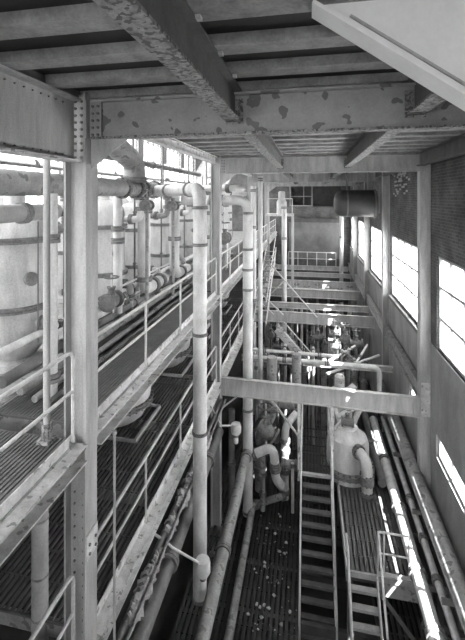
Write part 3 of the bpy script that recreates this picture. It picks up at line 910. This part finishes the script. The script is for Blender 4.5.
# bolted tank on the platform with its elbow outlet
tk = thing('bolted_tank', 'stout white tank with bolted ring flange and shoulder on the raised platform', 'tank', (1.15, 13.0, ZP))
part('shell', MB().lathe([(.66, ZP), (.66, ZP + .26), (.62, ZP + .28), (.62, ZP + .95), (.56, ZP + 1.15), (.36, ZP + 1.28), (.3, ZP + 1.4), (.1, ZP + 1.42)], 1.15, 13.0), WHITE, tk)
part('ring_flange', MB().lathe([(.6, ZP + .2), (.78, ZP + .2), (.78, ZP + .25), (.72, ZP + .25), (.72, ZP + .28), (.78, ZP + .28), (.78, ZP + .33), (.6, ZP + .33)], 1.15, 13.0), FLANGE, tk)
mb = MB()
for i in range(28):
    mb.disc((1.15 + .73 * math.cos(i * math.pi / 14), 13.0 + .73 * math.sin(i * math.pi / 14), ZP + .265), (0, 0, 1), .024, .2, 6)
part('bolts', mb, DARK, tk, kind='stuff')
pipe('elbow_pipe', 'white flanged elbow pipe bending from the tank side down to the platform', [(1.3, 12.65, ZP + .98), (1.6, 12.15, ZP + .98), (1.6, 12.15, ZP)], .15, WHITE, [(0, .35), (1, .5), (1, .62), (1, .98)], bend=.36, fr=1.35, bolts=True)
pipe('short_pipe', 'small white pipe stub leaning on the tank shoulder', [(1.3, 13.5, ZP + 1.1), (1.7, 14.1, ZP + 1.6)], .09, WHITE, [(0, .8)], seg=10)
pipe('short_pipe', 'second small white pipe lying over the tank', [(.75, 12.9, ZP + 1.3), (1.5, 13.6, ZP + 1.95)], .05, WHITE, seg=8)
valve('small valve on the tank shoulder', 1.15, 13.0, ZP + 1.55, .8, (1, 0, 0))

for k, (p, q, w, lab) in enumerate((((.55, 13.9, -6.9), (1.5, 14.3, -6.3), .3, 'bent pale metal sheet lying above the bolted tank'), ((.9, 13.6, -7.05), (1.75, 13.9, -6.65), .22, 'second pale metal sheet above the bolted tank'), ((.75, 14.2, -6.6), (.95, 13.7, -7.3), .12, 'narrow pale strip leaning on the bolted tank'))):
    solo('scrap_sheet', MB().bar(p, q, w, .03), WHITE, lab, 'scrap', 'scrap sheets above the bolted tank')
# pipes along the window wall
pipe('wall_pipe', 'sunlit pipe lying along the platform edge by the window wall', [(2.3, 5.0, -8.15), (2.3, 15.8, -8.15)], .14, PIPE, [(0, .30), (0, .42), (0, .60), (0, .78)], fr=1.3)
pipe('wall_pipe', 'large smooth pipe along the foot of the brick wall', [(2.83, 5.0, -7.55), (2.83, 17.5, -7.55)], .19, GREYP, [(0, .2), (0, .9)], fr=1.12)
pipe('wall_pipe', 'thin pipe beside the sunlit pipe along the wall', [(2.63, 5.0, -8.05), (2.63, 15.8, -8.05)], .075, PIPE, [(0, .25), (0, .4), (0, .5), (0, .62)], fr=1.5, seg=10)
pipe('wall_pipe', 'dark pipe behind the sunlit pipe at platform level', [(2.05, 12.4, -8.2), (2.05, 16.2, -8.2)], .12, DARKP, [(0, .5)])
for k, y in enumerate((6.5, 8.6, 10.9, 13.2)):
    t = thing('pipe_support', '%s pipe support bracket on the brick wall' % ['first', 'second', 'third', 'fourth'][k], 'bracket', (2.7, y, -8.45), 'pipe supports along the brick wall')
    part('arm', MB().box(2.15, 3.19, y - .03, y + .03, -8.39, -8.3), DARKP, t, smooth=False)
    part('strut', MB().bar((2.45, y, -8.38), (3.18, y, -8.9), .05, .05), DARKP, t, smooth=False)
    part('saddle', MB().box(2.5, 3.0, y - .03, y + .03, -7.84, -7.74).box(2.96, 3.0, y - .03, y + .03, -8.3, -7.74), DARKP, t, smooth=False)

# pipes leaving the foot of the second tall pipe
pipe('branch_pipe', 'grey pipe running toward the camera from the second tall pipe with a mid flange', [(-1.86, 12.6, -7.87), (-1.86, 4.0, -7.87)], .135, GREYP, [(0, .04), (0, .43)], fr=1.25)
pipe('branch_pipe', 'slim grey pipe lying along the floor grating below the flanged pipe', [(-.78, 13.4, -9.68), (-1.73, 12.75, -9.68), (-1.73, 4.0, -9.68)], .1, GREYP, [(0, .05), (0, .9)], fr=1.4, bend=.2)
pipe('riser_pipe', 'grey riser with a top elbow rising from the floor pipe beside the stair', [(-.76, 13.45, -9.8), (-.76, 13.45, -7.45), (-.4, 13.75, -7.15)], .12, PIPE, [(0, .1), (0, .38), (0, .66), (0, .8)], fr=1.35, bend=.3)
pipe('arched_pipe', 'pale arched pipe leaving the second tall pipe and bending down', [(-1.86, 12.62, -8.1), (-1.08, 12.75, -7.72), (-1.0, 12.75, -8.75), (-.8, 12.75, -8.95)], .135, PIPE, [(0, .25), (1, .55), (1, .7)], bend=.34, fr=1.25)
pipe('riser_pipe', 'vertical grey pipe with a wide collar under the long cross beam', [(-1.2, 13.6, -5.3), (-1.2, 13.6, -7.25), (-1.6, 13.6, -7.9), (-1.6, 13.6, -9.75)], .17, GREYP, [(0, .87), (2, .2), (2, .6)], fr=1.3, bend=.35)
pipe('riser_pipe', 'thick pipe with stacked collars next to the stair post', [(-.42, 14.3, -5.4), (-.42, 14.3, -7.6), (-.42, 14.9, -8.2)], .16, GREYP, [(0, .5), (0, .62), (0, .78)], fr=1.22, bend=.35)
pipe('riser_pipe', 'thin vertical pipe behind the collared riser', [(-2.0, 14.4, -5.4), (-2.0, 14.4, -9.8)], .07, DARKP, [(0, .3)], seg=10)
pipe('riser_pipe', 'thin pale drop pipe under the arched pipe', [(-1.42, 12.85, -8.1), (-1.42, 12.85, -9.85)], .08, GREYP, [(0, .35), (0, .7)], seg=10, fr=1.4)
pipe('riser_pipe', 'slim vertical pipe close to the stair post', [(-.5, 12.95, -8.3), (-.5, 12.95, -9.85)], .05, PIPE, [(0, .05)], seg=10, fr=1.4)
pipe('branch_pipe', 'short crosswise pipe with flanges at the stair post', [(-.85, 13.15, -8.5), (-.3, 13.15, -8.5)], .15, GREYP, [(0, .12), (0, .88)], fr=1.2)
valve('dark valve below the collared riser', -1.35, 13.1, -7.45, 1.5, (.8, 0, -.6))
valve('valve beside the stacked collars', -.75, 14.0, -7.0, 1.2, (1, 0, 0))
solo('brace_bar', MB().bar((-1.25, 12.4, -5.95), (-.25, 12.4, -7.2), .05, .05), LIGHTP, 'light diagonal bar from the long cross beam to the stair post', 'brace')
pipe('branch_pipe', 'dark pipe beneath the lower walkway stringer', [(-2.55, 4.9, -6.8), (-2.55, 11.6, -6.8)], .13, DARKP, [(0, .35), (0, .8)])
pipe('branch_pipe', 'dark elbow pipe under the walkway at the frame bottom', [(-2.9, 6.6, -8.1), (-2.4, 6.8, -8.1), (-2.4, 6.8, -9.8)], .15, DARKP, [(0, .6), (1, .3)])

# torn lagging on the pipe under the lower stringer
lp = thing('lagged_pipe', 'pipe with torn pale lagging hanging under the lower walkway stringer', 'pipe', (-2.5, 8, -6.1))
part('pipe_run', MB().tube([(-2.5, 4.5, -5.98), (-2.5, 11.7, -5.98)], .07, 10), DARKP, lp)
rnd = random.Random(3)
for ya, yb_ in ((5.3, 6.55), (6.8, 7.35), (7.5, 8.5), (9.2, 10.0)):
    mb, n, sg = MB(), int((yb_ - ya) / .045), 10
    vv, ff = [], []
    for i in range(n + 1):
        y = ya + (yb_ - ya) * i / n
        rr = .07 + .05 * rnd.random() * (0.3 + math.sin(math.pi * i / n))
        for j in range(sg):
            an = j * 2 * math.pi / sg
            q_ = rr * rnd.uniform(.72, 1.3) * (1.35 if an > 3.4 and rnd.random() < .5 else 1)
            vv.append((-2.47 + q_ * math.cos(an), y + rnd.uniform(-.02, .02), -5.99 + q_ * math.sin(an)))
    for i in range(n):
        ff += [(i * sg + j, i * sg + (j + 1) % sg, (i + 1) * sg + (j + 1) % sg, (i + 1) * sg + j) for j in range(sg)]
    ff += [tuple(range(sg - 1, -1, -1)), tuple(range(n * sg, (n + 1) * sg))]
    part('lagging_rag', mb.add(vv, ff), LAG, lp, smooth=False)
solo('runner_angle', MB().box(-2.40, -2.385, 4.5, 11.7, -6.0, -5.9).box(-2.40, -2.36, 4.5, 11.7, -5.92, -5.9), GREYP, 'thin steel angle running beside the torn lagging', 'beam', smooth=False)

# insulated pipe under the near upper walkway
pipe('lagged_pipe', 'banded lagged vertical pipe below the upper walkway at the frame edge', [(-3.45, 4.75, -3.2), (-3.45, 4.75, -9.9)], .105, INSUL, [(0, .15), (0, .26), (0, .34), (0, .43), (0, .52)], fr=1.06, ft=.014, fm=GREYP)
pipe('lagged_pipe', 'grey crosswise pipe joining the lagged vertical pipe', [(-3.5, 4.75, -3.8), (-6.5, 4.9, -4.1)], .16, GREYP, [(0, .2)], fr=1.15)
pipe('lagged_pipe', 'second grey crosswise pipe beneath the upper walkway', [(-3.4, 5.6, -3.5), (-6.5, 5.6, -3.5)], .09, GREYP, seg=10)
# poles on the upper walkway
pl_ = thing('pole', 'bare grey pole standing on the upper walkway behind the first railing', 'pole', (-3.02, 4.28, ZU))
part('shaft', MB().tube([(-3.02, 4.28, ZU + .02), (-3.02, 4.28, .9)], .042, 10), PAINT, pl_)
part('foot', MB().box(-3.1, -2.94, 4.2, 4.36, ZU, ZU + .04).tube([(-3.02, 4.28, ZU), (-3.02, 4.28, ZU + .22)], .06, 8), FLAKE, pl_)
pl_ = thing('pole', 'thinner short pole beside the broad column on the upper walkway', 'pole', (-2.95, 4.5, ZU))
part('shaft', MB().tube([(-2.93, 4.62, ZU + .02), (-2.93, 4.62, -1.3)], .025, 8), PAINT, pl_)
part('foot', MB().disc((-2.93, 4.62, ZU + .03), (0, 0, 1), .05, .06, 10), FLAKE, pl_)
solo('upright_rod', MB().tube([(-2.52, 5.0, -3.12), (-2.52, 5.0, -6.4)], .018, 8).disc((-2.52, 5.0, -3.12), (0, 0, 1), .03, .05, 8), PAINT, 'thin upright rod beside the broad column in front of the lower walkway', 'rod')


# ================================================================== LAMPS
def lamp(label, pts, at, s=1.0):
    t = thing('hanging_lamp', label, 'lamp', at, 'work lamps on bent conduit arms')
    part('arm', MB().tube(pts, .022, 8), RAIL, t)
    x, y, z = at
    part('junction_box', MB().lathe([(.05, z + .16), (.13, z + .14), (.15, z + .05), (.15, z - .08), (.12, z - .14), (.05, z - .15)], x, y, 10), LAMPM, t)
    part('socket', MB().lathe([(.06, z - .15), (.06, z - .24), (.045, z - .25)], x, y, 10), FLANGE, t)
    part('bulb_cover', MB().lathe([(.05, z - .24), (.07, z - .3), (.065, z - .4), (.02, z - .44)], x, y, 10), LAMPM, t)


lamp('enamel work lamp at the foot of the tallest pale pipe on a conduit arm', [(-2.6, 6.55, -5.7), (-2.45, 6.9, -6.15), (-2.4, 7.0, -6.3), (-2.02, 7.5, -6.95)], (-1.98, 7.55, -7.05))
lamp('enamel work lamp beside the second pale pipe on a conduit arm', [(-2.6, 10.7, -5.6), (-2.4, 11.2, -6.4), (-2.1, 11.35, -6.45)], (-2.02, 11.4, -6.55), .9)

# dark tank slung under the ceiling
tn = thing('hung_tank', 'dark horizontal round-ended tank slung under the ceiling before the window wall', 'tank', (2.1, 18.4, -.85))
prof = [(-.95, .18), (-.9, .38), (-.78, .52), (-.6, .58), (.7, .58), (.8, .55)]
part('shell', MB().tube([(2.0 + a, 18.4, -.27) for a, r in prof], [r for a, r in prof], 26), TANKM, tn)
part('end_ring', MB().disc((2.72, 18.4, -.27), (1, 0, 0), .63, .07, 26), DARKP, tn)
part('strap', MB().disc((1.6, 18.4, -.27), (1, 0, 0), .595, .06, 26), DARKP, tn)
part('bracket', MB().box(2.78, 2.93, 18.3, 18.5, -.7, .2), LAMPM, tn, smooth=False)
for x in (1.6, 2.5):
    part('hanger', MB().tube([(x, 18.4, .25), (x, 18.4, 1.25)], .03, 8), DARKP, tn)

# ================================================================== BETWEEN THE CROSS BEAMS
pipe('rack_pipe', 'pale pipe crossing behind the long cross beam and bending down at its end', [(-2.2, 14.5, -5.72), (2.3, 14.5, -5.72), (2.3, 14.5, -7.2)], .075, PIPE, [(0, .3), (0, .62)], bend=.2, seg=10, fr=1.3)
pipe('rack_pipe', 'second thin pipe crossing just above the bending rack pipe', [(-2.2, 14.7, -5.52), (1.0, 14.7, -5.52)], .06, PIPE, [(0, .2), (0, .55), (0, .8)], seg=10, fr=1.4)
pipe('rack_pipe', 'thin pale pipe slanting over the floor beyond the rack', [(.6, 15.0, -6.3), (2.6, 16.4, -6.0)], .05, PIPE, seg=8)
cbx = thing('control_cabinet', 'pale upright cabinet standing beyond the rack pipes', 'cabinet', (.98, 17.4, -7.9))
part('body', MB().box(.78, 1.17, 17.25, 17.5, -6.85, -5.85), LIGHTP, cbx, smooth=False)
part('door', MB().box(.81, 1.14, 17.235, 17.25, -6.8, -5.9), PAINT, cbx, smooth=False)
part('handle', MB().box(1.09, 1.11, 17.2, 17.235, -6.42, -6.3), DARK, bpy.data.objects['door'], smooth=False)
part('leg', MB().box(.8, .84, 17.3, 17.4, ZF, -6.85), DARKP, cbx, smooth=False)
part('leg', MB().box(1.11, 1.15, 17.3, 17.4, ZF, -6.85), DARKP, cbx, smooth=False)
ORD = ['first', 'second', 'third', 'fourth', 'fifth', 'sixth', 'seventh', 'eighth', 'ninth', 'tenth', 'eleventh', 'twelfth', 'thirteenth', 'fourteenth', 'fifteenth', 'sixteenth']
rnd = random.Random(11)
for k in range(14):
    valve('valve on its own riser behind the long cross beam, %s counting from the walkway' % ORD[k], -2.0 + k * .3, 17.95 + (k * 7 % 10) * .12, rnd.uniform(-7.2, -6.2), rnd.uniform(.7, 1.0), [(1, 0, 0), (0, 1, 0)][k % 2], ZF)['group'] = 'valves behind the long cross beam'
for k in range(12):
    x = -2.05 + k * .37
    y = 15.6 + (k * 3 % 10) * .07
    pipe('bent_pipe', '%s bent pipe behind the long cross beam, %s counting from the walkway' % (['pale', 'grey', 'dark'][k % 3], ORD[k]), [(x, y, -6.0 - .12 * (k % 3)), (x, y + .6, -6.0 - .12 * (k % 3)), (x, y + .6, ZF)], .06 + .03 * (k % 3), [PIPE, GREYP, DARKP][k % 3], [(0, .3), (1, .2)], seg=10, group='bent pipes behind the long cross beam', fr=1.35)
for k in range(7):
    x = -1.7 + k * .64
    y = 22.0 + (k * 7 % 5) * .35
    pipe('bent_pipe', '%s bent pipe between the distant cross beams, %s counting from the walkway' % (['pale', 'grey'][k % 2], ORD[k]), [(x, y, -6.2), (x, y + .8, -6.2), (x, y + .8, ZF)], .08 + .03 * (k % 2), [PIPE, GREYP][k % 2], [(0, .5)], seg=10, group='bent pipes between the distant cross beams')
    valve('valve on a riser between the distant cross beams, %s counting from the walkway' % ORD[k], x + .3, 25.4 + (k * 3 % 5) * .25, -6.1, 1.2, (1, 0, 0), ZF)['group'] = 'valves between the distant cross beams'
for k, (x, y, z, h) in enumerate(((.95, 15.75, -5.55, .9), (1.45, 17.45, -5.75, 1.1), (1.0, 16.95, -5.45, 1.0), (1.42, 15.75, -6.1, 1.0), (1.85, 17.2, -5.9, 1.1))):
    valve('pale-topped valve standing in the sunlit jumble by the pump, %s from the rack pipe' % ORD[k], x, y, z, h, [(1, 0, 0), (0, 1, 0)][k % 2], ZF)['group'] = 'valves in the sunlit jumble'
for k, (p, q) in enumerate((((.7, 15.3, -5.95), (1.7, 16.1, -5.6)), ((1.0, 15.5, -5.9), (1.25, 17.9, -5.5)), ((1.5, 15.3, -6.2), (2.2, 16.6, -5.7)))):
    pipe('loose_pipe', '%s pale loose pipe leaning across the sunlit jumble' % ORD[k], [p, q], .045, PIPE, [(0, .5)], seg=8, fr=1.5, group='loose pipes in the sunlit jumble')
pump = thing('pump', 'round-based pump standing behind the long cross beam', 'pump', (1.05, 14.6, ZP))
part('base', MB().lathe([(.42, ZP), (.42, -6.95), (.3, -6.9), (.3, -6.75), (.2, -6.72)], 1.05, 14.9, 18), PAINT, pump)
part('motor', MB().lathe([(.17, -6.75), (.17, -6.3), (.1, -6.22)], 1.05, 14.9, 14), LIGHTP, pump)

# cross stair behind the second cross beam and its rail
cs = thing('cross_stair', 'small stair descending crosswise beneath the second cross beam', 'stairs', (-.6, 17.3, -7.2))
for y in (17.0, 17.7):
    part('stringer', MB().bar((-1.35, y, -5.5), (.05, y, -7.05), .03, .16), PAINT, cs, smooth=False)
for k in range(8):
    part('tread', MB().box(-1.3 + k * .17, -1.08 + k * .17, 17.0, 17.7, -5.62 - k * .188, -5.585 - k * .188), GREYP, cs, smooth=False)
for y in (17.05, 17.65):
    part('leg', MB().box(-.02, .04, y - .03, y + .03, ZF, -7.0), PAINT, cs, smooth=False)
part('rail', MB().tube([(-1.0, 16.98, -5.15), (.06, 16.98, -6.3), (.06, 16.98, -7.05)], .025, 8), RAIL, cs)
part('rail', MB().tube([(-1.0, 16.98, -5.55), (.06, 16.98, -6.7)], .02, 8), RAIL, cs)
for p, q, lab in (((-1.75, 19.0, -3.1), (.35, 19.0, -5.45), 'long thin brace rod crossing in front of the second cross beam'), ((-2.3, 18.9, -4.35), (-1.15, 18.9, -5.4), 'short brace rod by the second walkway bay'),
                  ((-2.5, 18.9, -4.6), (-1.6, 18.9, -5.4), 'second short brace rod by the walkway'), ((-1.15, 20, -4.05), (-2.1, 20, -5.0), 'pale brace rod leaning toward the walkway')):
    solo('brace_rod', MB().tube([p, q], .03, 8), RAIL, lab, 'brace')
# stair between walkway levels in the distance
ws = thing('walkway_stair', 'steep stair climbing between the two walkway levels in the distance', 'stairs', (-2.2, 21, ZL))
for x in (-2.35, -1.8):
    part('stringer', MB().bar((x, 17.4, ZL + .05), (x, 23.0, ZU), .04, .2), LIGHTP, ws, smooth=False)
for k in range(13):
    y = 17.6 + k * .42
    part('tread', MB().box(-2.34, -1.82, y - .12, y + .12, ZL + .12 + k * .195, ZL + .15 + k * .195), GREYP, ws, smooth=False)
part('rail', MB().tube([(-1.78, 17.4, ZL + 1.0), (-1.78, 23.0, ZU + .95)], .025, 8), RAIL, ws)

# small platform high in the distance and the end railing
hp = thing('high_platform', 'small high platform with equipment in front of the end wall', 'platform', (-1.7, 24.5, -1.0))
part('deck', MB().box(-2.5, -.9, 24, 25.5, -1.12, -1.0), LIGHTP, hp, smooth=False)
part('rail', MB().tube([(-2.4, 24.0, -.1), (-.95, 24.0, -.1)], .025, 8), RAIL, hp)
for x in (-2.4, -1.7, -.95):
    part('post', MB().tube([(x, 24.0, -1.0), (x, 24.0, -.1)], .022, 8), RAIL, hp)
for x, y in ((-2.45, 25.45), (-.95, 25.45), (-.95, 24.05)):
    part('leg', MB().box(x - .05, x + .05, y - .05, y + .05, ZF, -1.12), PAINT, hp, smooth=False)
part('motor', MB().lathe([(.3, -1.0), (.3, -.3), (.2, -.1), (.2, .3), (.1, .35)], -1.6, 24.7, 16), WHITE, hp)
er = thing('railing', 'small pipe railing on the pale beam before the end wall', 'railing', (.3, 32.2, -5.3), 'end wall railings')
part('top_rail', MB().tube([(-1.55, 32.2, -4.25), (2.0, 32.2, -4.25)], .03, 8), RAIL, er)
part('mid_rail', MB().tube([(-1.55, 32.2, -4.75), (2.0, 32.2, -4.75)], .025, 8), RAIL, er)
for k in range(6):
    x = -1.55 + k * .71
    part('post', MB().tube([(x, 32.2, -5.3), (x, 32.2, -4.25)], .025, 8), RAIL, er)

# fallen flakes on the grating
rnd = random.Random(5)
mb = MB()
for k in range(80):
    x = rnd.gauss(-.85, .33)
    y = rnd.uniform(9.2, 13)
    if not -1.55 < x < -.3:
        continue
    s_ = rnd.choice([.01, .01, .014, .018, .03, .05])
    n = 6
    ring = [(x + s_ * rnd.uniform(.6, 1.3) * math.cos(a), y + s_ * rnd.uniform(.6, 1.3) * math.sin(a), ZF + .004) for a in [i * math.pi * 2 / n for i in range(n)]]
    top = [(p[0] * .8 + x * .2, p[1] * .8 + y * .2, ZF + .012 + s_ * .25) for p in ring]
    mb.add(ring + top, [tuple(range(n - 1, -1, -1)), tuple(range(n, 2 * n))] + [(i, (i + 1) % n, n + (i + 1) % n, n + i) for i in range(n)])
solo('paint_flakes', mb, RUBBLE, 'scattered pale flakes of fallen paint on the dark floor grating', 'debris', kind='stuff')
